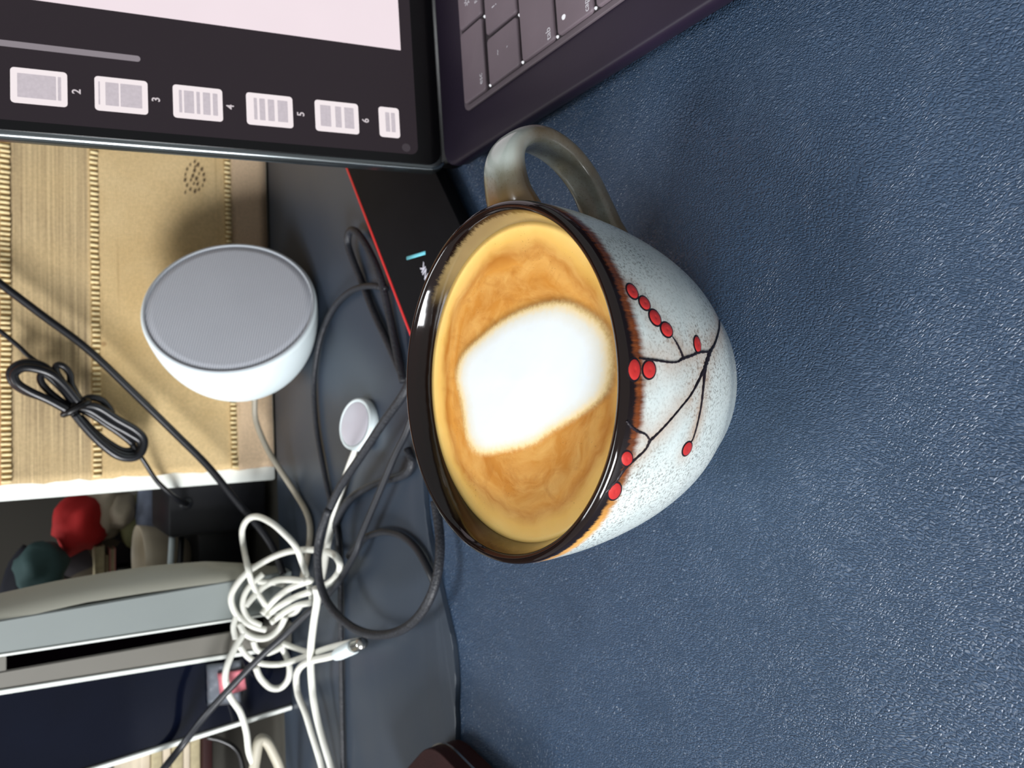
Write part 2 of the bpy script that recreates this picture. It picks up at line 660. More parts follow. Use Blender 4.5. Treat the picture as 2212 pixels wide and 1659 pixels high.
# ---------------------------------------------------------------- setting
b = box('wall_back', -1.6, 1.6, 1.1, 1.16, -.8, 1.6, M['wall'])
b['kind'] = 'structure'
fl = box('floor', -2.2, 2.2, -1.8, 1.16, -.84, -.8, plain('floor_tiles', (120, 112, 100), .6, .1, 6))
fl['kind'] = 'structure'
dk = thing('desk', 'dark grey laminate desk under the mats, cables and devices', 'desk', (0, .3, -.003))
dk_top = box('desk_top', -.9, .9, -.27, .78, -.025, 0, M['desk'], dk, .002)
for sx in (-.84, .84):
    for sy in (-.22, .72):
        box('desk_leg', sx - .025, sx + .025, sy - .025, sy + .025, -.797, -.0255, M['desk'], dk, .003)
MAT_T = 0.0

# near leather mat: its top lies at z=0 (the desk below carries both mats)
def sheet(name, outline, z0, z1, m, cell=.02, bev=.0006):
    return slab(name, outline, z0, z1, m, bev=bev)


lm = sheet('desk_mat', rrect(-.42, .42, -.06, .335, .02), -.0029, 0, M['leather'])
tag(lm, 'large blue grained leather desk mat under the coffee mug', 'desk mat')

edge = [at(x, y, .0012) for x, y in ((991, 1700), (989, 1587), (988, 1532), (989, 1463), (983, 1394), (971, 1338), (955, 1270), (940, 1200), (925, 1120), (915, 1000))]
ed = [(p.x, p.y) for p in edge]
ed = [(-.40, .270), (-.33, .270), (-.26, .269), (-.20, .2675)] + ed[1:] + [(-.01, .300), (.06, .315), (.12, .335), (.40, .37)]
es = spline([(x, y, 0) for x, y in ed], 8)
outl = [(p[0], p[1]) for p in es] + [(.40, .474 + .035), (.154, .494), (-.061, .4765), (-.40, .448)]
sm = slab('desk_pad', outl, .0002, .0024, M['slate'], bev=.0004)
tag(sm, 'slate grey desk pad with a curved front edge under the cables', 'desk pad')
ZP = .0026          # top of the slate pad

# ---------------------------------------------------------------- mug
MX, MY, H = .0005, .150, .0658
mug = thing('coffee_mug', 'pale speckled stoneware mug with brown rim and red berry branches', 'mug', (MX, MY, 0))
outer = [(.0, .0016), (.019, .0016), (.0205, .0002), (.0232, .0002), (.0247, .0014), (.0254, .0035), (.0290, .006), (.0324, .012), (.0368, .020), (.0404, .030), (.0428, .040), (.0444, .050), (.0450, .058), (.0451, .0625)]
op = spline([(r, z, 0) for r, z in outer[6:]], 10)
rimp = [(.0450, .0645), (.0445, .0655), (.0437, .0658), (.0428, .0655), (.0424, .0646)]

inner = [(.0417, .0628), (.0407, .0598), (.0401, .0570), (.0396, .050), (.036, .035), (.028, .018), (.015, .007), (.0, .006)]
prof = outer[:6] + [(p[0], p[1]) for p in op] + rimp + inner
n_out = 6 + len(op) + 3
vs, fs = revolve(prof, 192)
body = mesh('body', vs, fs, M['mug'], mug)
me = body.data
# ray tests against the outside of the cup
bvh = BVHTree.FromPolygons([Vector(v) + Vector((MX, MY, 0)) for v in vs], fs)


def on_mug(x, y, off=0.0):
    r = ray(x, y).normalized()
    h, nrm, _, _ = bvh.ray_cast(CAM, r)
    if h is None:
        h, nrm, _, _ = bvh.find_nearest(CAM + r * .2)
    if nrm.dot(r) > 0:
        nrm = -nrm
    return h - Vector((MX, MY, 0)) + nrm * off, nrm


def z7(x, y):
    return 1250 + x / 3.0725, 560 + y / 3.0725


BR = [
    ([(398, 658), (460, 665), (520, 672), (600, 684), (655, 682), (690, 660), (750, 640), (800, 618), (866, 615)], [7, 13, 12, 10, 9, 16, 13, 14, 10]),
    ([(934, 400), (930, 470), (903, 560), (872, 615), (850, 680), (828, 740), (750, 890), (680, 980), (600, 1075), (530, 1150), (472, 1205)], [6, 8, 10, 18, 20, 16, 9, 8, 9, 10, 15]),
    ([(472, 1205), (440, 1265), (360, 1340), (310, 1385), (250, 1470), (180, 1545)], [15, 9, 13, 13, 9, 10]),
    ([(318, 1072), (350, 1110), (390, 1140), (440, 1160), (465, 1190), (472, 1212)], [12, 17, 15, 10, 10, 10]),
    ([(840, 715), (826, 850), (810, 980), (782, 1110), (757, 1190), (742, 1215)], [16, 10, 7, 6, 4, 4]),
    ([(618, 516), (650, 560), (680, 620), (692, 655)], [4, 8, 9, 12]),
]
branch_pts = []
for pts, wd in BR:
    pp = spline([(x, y, 0) for x, y in pts], 6)
    ww = np.interp(np.linspace(0, 1, len(pp)), np.linspace(0, 1, len(wd)), wd) * .68
    tg = np.gradient(pp[:, :2], axis=0)
    tg /= np.linalg.norm(tg, axis=1)[:, None]
    v2, f2 = [], []
    for i, p in enumerate(pp):
        wob = 1 + .25 * math.sin(i * 2.3)
        nx, ny = -tg[i][1], tg[i][0]
        for s, o in ((-1, .00002), (-.5, .00022), (.5, .00022), (1, .00002)):
            q, _ = on_mug(*z7(p[0] + nx * s * ww[i] * wob, p[1] + ny * s * ww[i] * wob), o)
            v2.append(q)
        c, _ = on_mug(*z7(p[0], p[1]))
        branch_pts.append(c)
    for i in range(len(pp) - 1):
        for s in range(3):
            f2.append((i * 4 + s, i * 4 + s + 1, i * 4 + s + 5, i * 4 + s + 4))
    mesh('branch', v2, f2, M['line_glaze'], mug)

BERRY = [(354, 214, 29, 52, .5, .85), (436, 292, 29, 47, .5, .85), (505, 388, 31, 54, .45, .9), (582, 468, 33, 49, .45, .9), (786, 565, 21, 52, .15, 1),
         (367, 733, 38, 68, .0, 1), (466, 733, 40, 56, 0, 1), (318, 1322, 36, 46, -.1, 1), (719, 1257, 25, 46, -.42, .9), (237, 1538, 38, 56, -.4, .9)]
for cx, cy, a_, b_, dx, dy in BERRY:
    l = math.hypot(dx, dy)
    dx, dy = dx / l, dy / l
    for nm, k_, offs, mm in (('berry_outline', 1.24, .00012, M['line_glaze']), ('berry', 1.0, .00022, M['red_glaze'])):
        v2 = [on_mug(*z7(cx, cy), offs)[0]]
        f2 = []
        NR, NS = 5, 28
        for r_ in range(1, NR + 1):
            t = r_ / NR
            for s in range(NS):
                an = 2 * PI * s / NS
                ex, ey = math.cos(an) * a_ * k_ * t, math.sin(an) * b_ * k_ * t
                X_, Y_ = cx + ex * dy + ey * dx, cy - ex * dx + ey * dy
                v2.append(on_mug(*z7(X_, Y_), offs * math.sqrt(max(0, 1 - t ** 2.5)) + (.00014 if nm == 'berry' else .00001))[0])
        for s in range(NS):
            f2.append((0, 1 + s, 1 + (s + 1) % NS))
            for r_ in range(NR - 1):
                o0 = 1 + r_ * NS
                f2.append((o0 + s, o0 + NS + s, o0 + NS + (s + 1) % NS, o0 + (s + 1) % NS))
        mesh(nm, v2, f2, mm, mug)
        if nm == 'berry_outline':
            branch_pts.append(v2[0])

V = np.array(vs)
BP = np.array([tuple(p) for p in branch_pts])
dmin = np.full(len(V), 1.)
for p in BP[::2]:
    dmin = np.minimum(dmin, np.linalg.norm(V - p, axis=1))
halo = np.clip(1 - dmin / .0065, 0, 1) ** 1.5
idx = np.arange(len(V)) % len(prof)
at_h = me.attributes.new('halo', 'FLOAT', 'POINT')
at_h.data.foreach_set('value', halo.astype(np.float32))
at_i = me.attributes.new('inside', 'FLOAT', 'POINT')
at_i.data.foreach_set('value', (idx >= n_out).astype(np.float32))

# handle: a wide strap bent into an ear
PH = math.radians(4)
hc = spline([(.0425, .0555, 0), (.0500, .0588, 0), (.0580, .0592, 0), (.0632, .0555, 0), (.0655, .048, 0), (.0630, .039, 0), (.0570, .0315, 0), (.0490, .0265, 0), (.0385, .0215, 0)], 9)
hw = np.interp(np.linspace(0, 1, len(hc)), [0, .1, .3, .5, .8, .93, 1], [.0098, .0082, .0068, .0058, .0054, .0060, .0078])
ht = np.interp(np.linspace(0, 1, len(hc)), [0, .15, .5, .85, 1], [.0042, .0032, .0030, .0032, .0042])
vs2, fs2, ea = [], [], []
NS = 20
tg = np.gradient(hc[:, :2], axis=0)
tg /= np.linalg.norm(tg, axis=1)[:, None]
er = Vector((math.cos(PH), math.sin(PH), 0))
et = Vector((-math.sin(PH), math.cos(PH), 0))
for i, p in enumerate(hc):
    nr, nz = tg[i][1], -tg[i][0]
    for s in range(NS):
        a = 2 * PI * s / NS
        ca, sa = math.cos(a), math.sin(a)
        ca2, sa2 = math.copysign(abs(ca) ** .8, ca), math.copysign(abs(sa) ** .8, sa)
        groove = 1 - .25 * (1 - abs(ca)) * (1 if sa > 0 else 0)
        q = er * (p[0] + nr * sa2 * ht[i] * groove) + et * (ca2 * hw[i]) + Vector((0, 0, p[1] + nz * sa2 * ht[i] * groove))
        vs2.append(q)
        ea.append(abs(ca) ** 6)
for i in range(len(hc) - 1):
    for s in range(NS):
        a, b2 = i * NS + s, i * NS + (s + 1) % NS
        fs2.append((a, b2, b2 + NS, a + NS))
hd = mesh('handle', vs2, fs2, M['handle'], mug)
av = hd.data.attributes.new('edge', 'FLOAT', 'POINT')
av.data.foreach_set('value', np.array(ea, np.float32))

# coffee with its milk foam patch
ZC = .0591
cof = thing('coffee', 'golden brown crema coffee filling the mug up to its rim', 'coffee', (MX, MY, ZC))
cp = []
for r in np.linspace(0, 1, 30):
    rr = .0406 * r
    cp.append((rr, -.0006 * (1 - max(0, (r - .88) / .12) ** 2)))
cp2 = cp + [(.0400, -.004), (.0, -.004)]
vs3, fs3 = revolve(cp2, 96)
surf = mesh('crema', vs3, fs3, M['coffee'], cof)
FO = [(988, 815), (1000, 770), (1040, 730), (1090, 692), (1150, 665), (1215, 656), (1268, 678), (1305, 712), (1320, 760), (1318, 815), (1298, 858), (1245, 900), (1190, 932), (1150, 958), (1095, 972), (1038, 978), (1012, 950), (1003, 900), (997, 860)]
fo = spline([(at(x, y, ZC) - Vector((MX, MY, ZC))) for x, y in FO], 6, True)
cx, cy = fo[:, 0].mean(), fo[:, 1].mean()
vs4, fs4, ev = [(cx, cy, .00085)], [], [1.]
NR, NS = 22, len(fo)
for r in range(1, NR + 1):
    t = 1.10 * r / NR
    for s in range(NS):
        x, y = cx + (fo[s][0] - cx) * t, cy + (fo[s][1] - cy) * t
        hgt = -.00035 + .0009 * (max(0, 1.02 - t)) ** .5
        rr = math.hypot(x, y)
        if rr > .0402:
            x, y = x * .0402 / rr, y * .0402 / rr
        vs4.append((x, y, hgt + (.0003 if t < 1.08 else -.0001)))
        ev.append(min(1, max(0, (1.10 - t) / .34)))
for s in range(NS):
    fs4.append((0, 1 + s, 1 + (s + 1) % NS))
    for r in range(NR - 1):
        o0 = 1 + r * NS
        fs4.append((o0 + s, o0 + NS + s, o0 + NS + (s + 1) % NS, o0 + (s + 1) % NS))
fm = mesh('milk_foam', vs4, fs4, M['foam'], cof)
fm['label'] = 'rounded patch of white milk foam'
av = fm.data.attributes.new('edge', 'FLOAT', 'POINT')
av.data.foreach_set('value', np.array(ev, np.float32))

# ---------------------------------------------------------------- laptop (local frame: +x along the hinge, -y towards the user)
PSI = math.radians(6.3)
LO = at(958, 369, .014)
LO.z = 0
lap = thing('laptop', 'open dark laptop with a document viewer on its screen', 'laptop', LO, PSI)
ZD = .014
lv = [(.0070, .0038), (.0030, .0052), (.0008, .0080), (0, .0110), (0, .0130), (.0004, .0137), (.0012, ZD)]
v_, f_ = [], []
for ins, z in lv:
    v_ += [(x, y, z) for x, y in rrect(ins, .312 - ins, -.221 + ins, -ins, .009)]
nb = len(v_) // len(lv)
for i in range(len(lv) - 1):
    for j in range(nb):
        f_.append((i * nb + j, i * nb + (j + 1) % nb, (i + 1) * nb + (j + 1) % nb, (i + 1) * nb + j))
f_.append(tuple(range(nb))[::-1])
f_.append(tuple((len(lv) - 1) * nb + j for j in range(nb)))
o = mesh('base', v_, f_, M['deck'], lap)
o.data.set_sharp_from_angle(angle=math.radians(40))
for fx in (.03, .28):
    for fy in (-.20, -.025):
        v_, f_ = revolve([(0, 0.0001), (.006, 0.0001), (.0065, .0012), (.006, .0039), (0, .0039)], 24)
        mesh('rubber_foot', v_, f_, M['hinge'], lap, loc=(fx, fy, 0))
v_, f_ = tube_geo([(.004, .001, .0095), (.308, .001, .0095)], .0052, 20)
mesh('hinge', v_, f_, M['hinge'], lap)
slab('keyboard_well', rrect(.0165, .2955, -.1235, -.0187, .003), ZD + .0001, ZD + .0009, M['tray'], lap, bev=.0004)
slab('keyboard_floor', rrect(.0185, .2935, -.1215, -.0205, .002), ZD + .0008, ZD + .00105, M['gap'], lap)
rows = [(-.0205, -.0352, [29.5, 19, 19, 19, 19, 19]), (-.0372, -.0553, [19.2, 19, 19, 19, 19, 19, 19]), (-.0567, -.0738, [28.5, 19, 19, 19, 19, 19]),
        (-.0754, -.0920, [33, 19, 19, 19, 19]), (-.0936, -.110, [42, 19, 19, 19])]
LEG = {(0, 0): [('esc', .0215, -.0333, .0033)], (0, 1): [('F1', .0535, -.0333, .0026), ('☼', .0545, -.0285, .0045)],
       (1, 0): [('~', .0275, -.0445, .0036), ('`', .0275, -.0515, .0040)], (1, 1): [('!', .0460, -.0445, .0040), ('1', .0458, -.0530, .0040)],
       (2, 0): [('tab', .0195, -.0722, .0034)], (2, 1): [('Q', .0545, -.068, .0046)],
       (3, 0): [('caps lock', .0195, -.0905, .0030)], (3, 1): [('A', .0590, -.087, .0046)], (4, 0): [('shift', .0195, -.1085, .0030)], (4, 1): [('Z', .068, -.105, .0046)]}
for ri, (y1, y0, ws) in enumerate(rows):
    x = .0183
    for ci, wmm in enumerate(ws):
        x1 = x + wmm / 1000
        kx0, kx1 = x + .0003, x1 - .0011
        x = x1
        key = slab('key', rrect(kx0, kx1, y0, y1, .0016), ZD + .0009, ZD + .0022, M['keys'], lap, bev=.0006)
        for tx, lx, ly, sz in LEG.get((ri, ci), []):
            text('key_legend', tx, sz, M['legend'], key, Matrix.Translation((lx, ly, ZD + .00224)))
v_, f_ = revolve([(0, .0003), (.0007, .00025), (.0009, 0)], 16)
mesh('caps_indicator', v_, f_, M['backlight'], lap, loc=(.0234, -.0790, ZD + .0022))
for u, v in ((46.6, 35.9), (65.5, 35.9), (19.6, 36.5), (36.6, 55.9), (19.3, 55.9), (46, 74.6), (19.3, 74.4), (19.5, 92.5)):
    v_, f_ = revolve([(0, .0008), (.0004, .0006), (.0006, 0)], 10)
    mesh('backlight_leak', v_, f_, M['backlight'], lap, loc=(u / 1000, -v / 1000, ZD + .0009))

# lid, tilted back 16 degrees; in its own plane: x along the hinge, y up the lid
TL = Matrix.Translation((0, 0, ZD)) @ Matrix.Rotation(math.radians(90 - 16), 4, 'X')
lid = slab('lid', rrect(0, .312, -.002, .225, .007), -.0048, -.0006, M['lidm'], lap, TL, bev=.0019)
bz = slab('bezel', rrect(.0022, .3098, .0005, .2225, .006), -.0006, .0, M['glass'], lap, TL, bev=.0003)
scr = slab('screen', rrect(.0058, .3062, .0102, .2180, .003), .0, .00012, M['screen'], lap, TL)
sub = lambda nm, x0, x1, y0, y1, r, z, m: slab(nm, rrect(x0, x1, y0, y1, r, 4), z - .00003, z, m, scr, TL)
sub('document_page', .0490, .240, .0150, .2130, .0002, .0002, M['page'])
sub('scroll_bar', .0312, .0334, .1098, .180, .0010, .0002, M['bar'])
tops = [173.9, 149.1, 124.3, 99.6, 74.8, 50.0, 25.4]
lay = {1: [(.07, .18, .1), (.20, .84, 0), (.2, .8, 0)], }
random.seed(9)
blocks = [[(.12, .8)], [(.11, .17), (.20, .88)], [(.11, .52), (.55, .80), (.90, .93)], [(.10, .20), (.25, .40), (.46, .53), (.58, .78), (.82, .88)],
          [(.11, .33), (.40, .54), (.60, .72), (.77, .84)], [(.11, .33), (.40, .54), (.64, .88)], []]
for i, tp in enumerate(tops):
    y1 = tp / 1000
    y0 = y1 - .0166
    if i == 6:
        y0 = .0172
    sub('page_thumbnail', .0119, .0243, y0, y1, .0012, .0002, M['thumb'])
    if i == 6:
        for bb in ((.0189, .0205), (.0211, .0228)):
            sub('thumbnail_text', .0142, .0222, bb[0], bb[1], .0002, .00026, M['tgrey'])
    for a0, a1 in blocks[i]:
        sub('thumbnail_text', .0140, .0224, y0 + a0 * .0166, y0 + a1 * .0166, .0002, .00026, M['tgrey'])
for n_, v in (('1', 154.5), ('2', 129.7), ('3', 105.0), ('4', 80.3), ('5', 55.2), ('6', 30.6)):
    text('page_number', n_, .0037, M['num'], scr, TL @ Matrix.Translation((.0179, v / 1000, .0002)), .00006, 'CENTER', 'CENTER')
bg = slab('display_badge', [(.0083 + .0017 * math.cos(a), .0150 + .0017 * math.sin(a)) for a in np.linspace(0, 2 * PI, 24, endpoint=False)], .00016, .0002, M['badge'], scr, TL)

# ---------------------------------------------------------------- smart speaker
SC = Vector((.0432, .4217, .0483))
az, el = math.radians(36), math.radians(23.6)
nn = Vector((math.cos(el) * math.sin(az), -math.cos(el) * math.cos(az), math.sin(el)))
uu = Vector((0, 0, 1)).cross(nn).normalized()
vv = nn.cross(uu)
spk = thing('smart_speaker', 'white half-dome speaker with a round grey fabric face', 'speaker', (SC.x, SC.y, ZP))
MS = Matrix(((uu.x, vv.x, nn.x, 0), (uu.y, vv.y, nn.y, 0), (uu.z, vv.z, nn.z, SC.z - ZP), (0, 0, 0, 1)))
R, dd = .0465, .064
pr = [(0, -dd)]
for t in np.linspace(.995, 0, 34):
    pr.append((R * (1 - t ** 2.3) ** .5, -dd * t))
pr += [(R - .0006, .0009), (R - .0016, .0012), (R - .0028, .0008), (R - .0032, -.0002), (0, -.0002)]
v_, f_ = revolve(pr, 96)
v_ = [MS @ Vector(q) for q in v_]
v_ = [Vector((q.x, q.y, max(q.z, .0002))) for q in v_]
mesh('shell', v_, f_, M['white_plastic'], spk)
v_, f_ = revolve([(R - .0024, .0004), (R - .0028, .0011), (R - .007, .0013), (.02, .0016), (0, .0017)], 96)
g = mesh('fabric_face', v_, f_, M['grille'], spk)
g.matrix_local = MS
v_, f_ = revolve([(R - .0013, .0013), (R - .0016, .0017), (R - .0026, .0016), (R - .0029, .0009)], 96)
g = mesh('rim_ring', v_, f_, M['grey_rim'], spk)
g.matrix_local = MS
tube('power_cable', [Vector(q) - Vector((SC.x, SC.y, ZP)) for q in (aty(552, 845, .458), aty(550, 872, .462), aty(553, 910, .464), aty(575, 965, .458), aty(602, 1010, .448), at(640, 1068, .0048), at(664, 1112, .0048), at(670, 1150, .0048), at(664, 1200, .0048), at(650, 1260, .0048))], .0018, M['beige_rubber'], spk)

# ---------------------------------------------------------------- upright board with jute runner
YB0, YB1 = .4821, .4997
YAW = math.atan2(YB1 - YB0, .2152)
bo = Vector((-.0633, .4823, 0))
brd = thing('white_board', 'white board standing upright behind the desk pad', 'board', bo, YAW)
box('panel', .0, .62, .0035, .0165, 0.0, .34, M['white_paint'], brd, .0015)
run = thing('jute_runner', 'tan jute runner with drawn-thread stripes hung on the white board', 'table runner', bo, YAW)
vs5, fs5 = [], []
NX, NZ = 120, 60
for sgn in (0, 1):
    for i in range(NX + 1):
        for j in range(NZ + 1):
            x = .0087 + .56 * i / NX
            z = .0026 + .335 * j / NZ
            if i == 0:
                x += .0005 * math.sin(j * 1.3) + .0004 * math.sin(j * 2.9)
            yv = -.0006 - .0006 * (math.sin(x * 60 + z * 20) * .5 + .5) - .0007 * (math.sin(z * 70 + 1) * .5 + .5)
            vs5.append((x, yv if sgn == 0 else .0030, z))
o2 = (NX + 1) * (NZ + 1)
q_ = lambda i, j: i * (NZ + 1) + j
for i in range(NX):
    for j in range(NZ):
        fs5.append((q_(i, j), q_(i + 1, j), q_(i + 1, j + 1), q_(i, j + 1)))
for j in range(NZ):
    fs5.append((q_(0, j), q_(0, j + 1), o2 + q_(0, j + 1), o2 + q_(0, j)))
for i in range(NX):
    fs5.append((q_(i, 0), o2 + q_(i, 0), o2 + q_(i + 1, 0), q_(i + 1, 0)))
mesh('cloth', vs5, fs5, M['jute'], run)
for zc, hh, pitch in ((.1483, .0048, .0029), (.1050, .0042, .0031), (.0283, .0036, .0031)):
    bm = bmesh.new()
    x = .010
    while x < .25:
        z_ = zc + random.uniform(-.0003, .0003)
        box_bm(bm, x, x + pitch * .50, -.0034, -.0018, z_ - hh / 2, z_ + hh / 2, .0004, 1)
        x += pitch * random.uniform(.92, 1.08)
    o = bmobj('ladder_stitching', bm, M['thread'], run, True)
    o['kind'] = 'stuff'
    bm = bmesh.new()
    box_bm(bm, .010, .25, -.0020, -.0014, zc - hh / 2, zc + hh / 2)
    bmobj('drawn_thread_band', bm, plain('band_shadow_thread', (168, 140, 92), .9, .2, 300), run)
# dotted leaf print
bm = bmesh.new()
ctr = [(425, 345), (415, 352), (432, 352), (408, 362), (440, 362), (404, 374), (444, 374), (403, 386), (445, 386), (407, 398), (441, 398), (414, 407), (433, 407), (424, 411), (424, 365), (420, 377), (428, 383), (422, 394), (434, 372), (416, 386), (403, 414), (426, 356), (430, 395)]
iw = (Matrix.Translation(bo) @ Matrix.Rotation(YAW, 4, 'Z')).inverted()
for x, y in ctr:
    p = iw @ aty(x, y, .492)
    rr = random.uniform(.0005, .0009)
    c_ = [bm.verts.new((p.x + rr * math.cos(a), -.0024, p.z + rr * .9 * math.sin(a))) for a in np.linspace(0, 2 * PI, 10, endpoint=False)]
    bm.faces.new(c_)
    c2 = [bm.verts.new((v.co.x, -.0016, v.co.z)) for v in c_]
    for i in range(10):
        bm.faces.new((c_[i], c_[(i + 1) % 10], c2[(i + 1) % 10], c2[i]))
o = bmobj('stamped_leaf_print', bm, M['ink'], run)
o['kind'] = 'stuff'

# ---------------------------------------------------------------- black box with red edge
ZB = .010
pa, pb = at(745, 360, ZB), at(875, 700, ZB)
dirv = (pa - pb)
dirv.z = 0
angb = math.atan2(dirv.y, dirv.x)
bx = thing('flat_box', 'flat black box with a red top edge lying behind the mug', 'box', (pb.x, pb.y, ZP), angb)
Lb = dirv.length
box('carton', -.022, Lb + .03, -.058, -.0014, .0002, ZB - ZP, M['box_black'], bx, .0008)
box('red_edge', -.022, Lb + .03, -.0014, .0002, .0002, ZB - ZP, M['box_red'], bx, .0005)
ib = (Matrix.Translation((pb.x, pb.y, ZP)) @ Matrix.Rotation(angb, 4, 'Z')).inverted()
c1, c2 = ib @ at(879, 558, ZB), ib @ at(919, 546, ZB)
dv = (c2 - c1)
v_, f_ = tube_geo([c1, c1 + dv * .5, c2], .0008, 10)
mesh('cyan_stripe', [(x, y, ZB - ZP + (z - (ZB - ZP)) * .2 + .0001) for x, y, z in v_], f_, M['cyan'], bx)
ku = ib @ at(915, 566, ZB)
tdir = (ib @ at(898, 567, ZB)) - (ib @ at(912, 603, ZB))
text('printed_text', 'INK', .0052, M['white_print'], bx, Matrix.Translation((ku.x, ku.y, ZB - ZP + .0001)) @ Matrix.Rotation(math.atan2(tdir.y, tdir.x), 4, 'Z'), .00012, 'RIGHT')

# ---------------------------------------------------------------- grey console with slot, navy panel
CY = .450
con = thing('game_console', 'upright grey plastic console with a tall black disc slot', 'console', (-.135, CY, 0))
cq = lambda x, y, z: (x + .135, y, z)
xe = lambda z: float(np.interp(z, [0, .010, .023, .05, .077, .0986, .1286, .1526, .21], [-.1180, -.1140, -.1105, -.1051, -.1033, -.1033, -.1044, -.1067, -.112]))
xs = lambda z: float(np.interp(z, [0, .05, .087, .115, .153, .21], [-.1185, -.1168, -.1161, -.1162, -.1194, -.124]))
zs = np.linspace(.0028, .205, 30)
v_, f_ = [], []
for z in zs:
    e_, s_ = xe(z), xs(z)
    for x, y in ((e_ - .048, CY + .14), (e_ - .008, CY + .03), (e_ - .0008, CY + .012), ((e_ + s_) / 2, CY + .0035), (s_ + .0008, CY + .0008), (s_, CY + .0006), (e_ - .050, CY + .14)):
        v_.append(cq(x, y - CY, z))
n7 = 7
for i in range(len(zs) - 1):
    for j in range(n7 - 1):
        f_.append((i * n7 + j, i * n7 + j + 1, (i + 1) * n7 + j + 1, (i + 1) * n7 + j))
f_.append(tuple(range(n7)))
f_.append(tuple((len(zs) - 1) * n7 + j for j in range(n7))[::-1])
o = mesh('side_shell', v_, f_, M['console_side'], con)
o.data.set_sharp_from_angle(angle=math.radians(50))


def strip(nm, xa, xb, z0, z1, y0, y1, m, par, bev=.0006):
    # strip between two slightly leaning lines: xa, xb = (x at z=0, x at z=.15)
    bm = bmesh.new()
    box_bm(bm, 0, 1, y0, y1, z0, z1, 0)
    for v in bm.verts:
        xx = xa if v.co.x < .5 else xb
        v.co.x = xx[0] + (xx[1] - xx[0]) * v.co.z / .15 + .135
    if bev:
        bmesh.ops.bevel(bm, geom=list(bm.edges), offset=bev, segments=2, affect='EDGES')
    return bmobj(nm, bm, m, par, True, 35)


strip('front_panel', (-.1410, -.1352), (-.1163, -.1183), .0028, .205, 0, .02, M['console_front'], con)
strip('bevel_trim', (-.1424, -.1366), (-.1411, -.1353), .0028, .205, -.0004, .02, M['white_paint'], con, .0002)
strip('disc_slot', (-.1478, -.1440), (-.1425, -.1367), .02, .1498, .0012, .02, M['slot'], con, 0)
strip('slot_end_cap', (-.1478, -.1440), (-.1425, -.1367), .150, .205, .0002, .02, M['console_front2'], con, .0003)
strip('lower_panel', (-.1620, -.1530), (-.1479, -.1441), .0028, .205, 0, .02, M['console_front2'], con)
box('rear_body', -.075, -.052, .0205, .135, .0028, .205, M['console_side'], con, .002)
nav = thing('glossy_panel', 'navy glossy panel framed in white beside the grey console', 'panel', (-.135, CY, 0))
strip('frame_edge', (-.1646, -.1556), (-.1622, -.1532), .0028, .205, -.0008, .02, M['white_paint'], nav, .0003)
strip('gloss_face', (-.2000, -.2060), (-.1648, -.1558), .0028, .205, .0008, .02, M['navy'], nav, .0003)
strip('frame_edge', (-.2026, -.2088), (-.2001, -.2061), .0028, .205, -.0008, .02, M['white_paint'], nav, .0003)

# clear wrapper and pink card held in front of the panel
wr = thing('clear_wrapper', 'crinkled clear film packet stuck on the navy panel', 'wrapper', (0, 0, 0))
P4 = [aty(x, y, CY - .0006) for x, y in ((446, 1436), (448, 1525), (520, 1520), (520, 1425))]


def quad_sheet(nm, P4, m, par, n=10, amp=.0004, th=.0004, y_off=0):
    v_, f_ = [], []
    for k_ in (0, 1):
        for i in range(n + 1):
            for j in range(n + 1):
                s, t = i / n, j / n
                p = P4[0] * (1 - s) * (1 - t) + P4[1] * s * (1 - t) + P4[2] * s * t + P4[3] * (1 - s) * t
                v_.append((p.x, p.y + y_off + amp * math.sin(i * 1.9 + j * 1.1) - amp + (th if k_ else 0), p.z))
    q = lambda i, j, k_: k_ * (n + 1) ** 2 + i * (n + 1) + j
    for i in range(n):
        for j in range(n):
            f_.append((q(i, j, 0), q(i + 1, j, 0), q(i + 1, j + 1, 0), q(i, j + 1, 0)))
            f_.append((q(i, j, 1), q(i, j + 1, 1), q(i + 1, j + 1, 1), q(i + 1, j, 1)))
    for i in range(n):
        for a, b_ in (((i, 0), (i + 1, 0)), ((i, n), (i + 1, n)), ((0, i), (0, i + 1)), ((n, i), (n, i + 1))):
            f_.append((q(*a, 0), q(*b_, 0), q(*b_, 1), q(*a, 1)))
    return mesh(nm, v_, f_, m, par)


quad_sheet('film', P4, M['film'], wr)
pk = quad_sheet('pink_card', [aty(x, y, CY - .0022) for x, y in ((470, 1455), (476, 1508), (532, 1488), (526, 1446))], M['pink'], None, 6, .0003, .0006)
tag(pk, 'small pink card stuck on the navy panel under the cords', 'card')

# ---------------------------------------------------------------- cables
Y_ = aty


def A(x, y, z):                      # cables stay in front of the console's face
    p = at(x, y, z)
    return aty(x, y, .440) if p.y > .440 and y > 1190 else p


c = tag(tube('thick_black_cable', [Y_(-60, 565, .478), Y_(0, 612, .476), Y_(90, 680, .474), Y_(190, 755, .470), Y_(290, 850, .468), Y_(380, 938, .466), Y_(450, 1008, .462), Y_(510, 1082, .456), Y_(560, 1140, .449), Y_(590, 1185, .442), Y_(612, 1240, .434)], .0022, M['black_rubber']),
        'thick black cord running diagonally across the jute runner', 'cord')
bun = thing('bundled_cord', 'thin black cord folded and tied into a bundle before the runner', 'cord', (0, 0, 0))
tube('cord_end', [Y_(-60, 670, .478), Y_(0, 715, .476), Y_(40, 748, .474), Y_(66, 772, .472), Y_(110, 800, .470)], .00125, M['black_rubber'], bun)
tube('cord_end', [Y_(285, 960, .470), Y_(310, 995, .470), Y_(340, 1040, .474), Y_(378, 1075, .480), Y_(402, 1088, .500)], [.0013, .0013, .0013, .0017, .002], M['black_rubber'], bun)
zb = lambda x, y: (x / 6.144, 740 + y / 6.144)
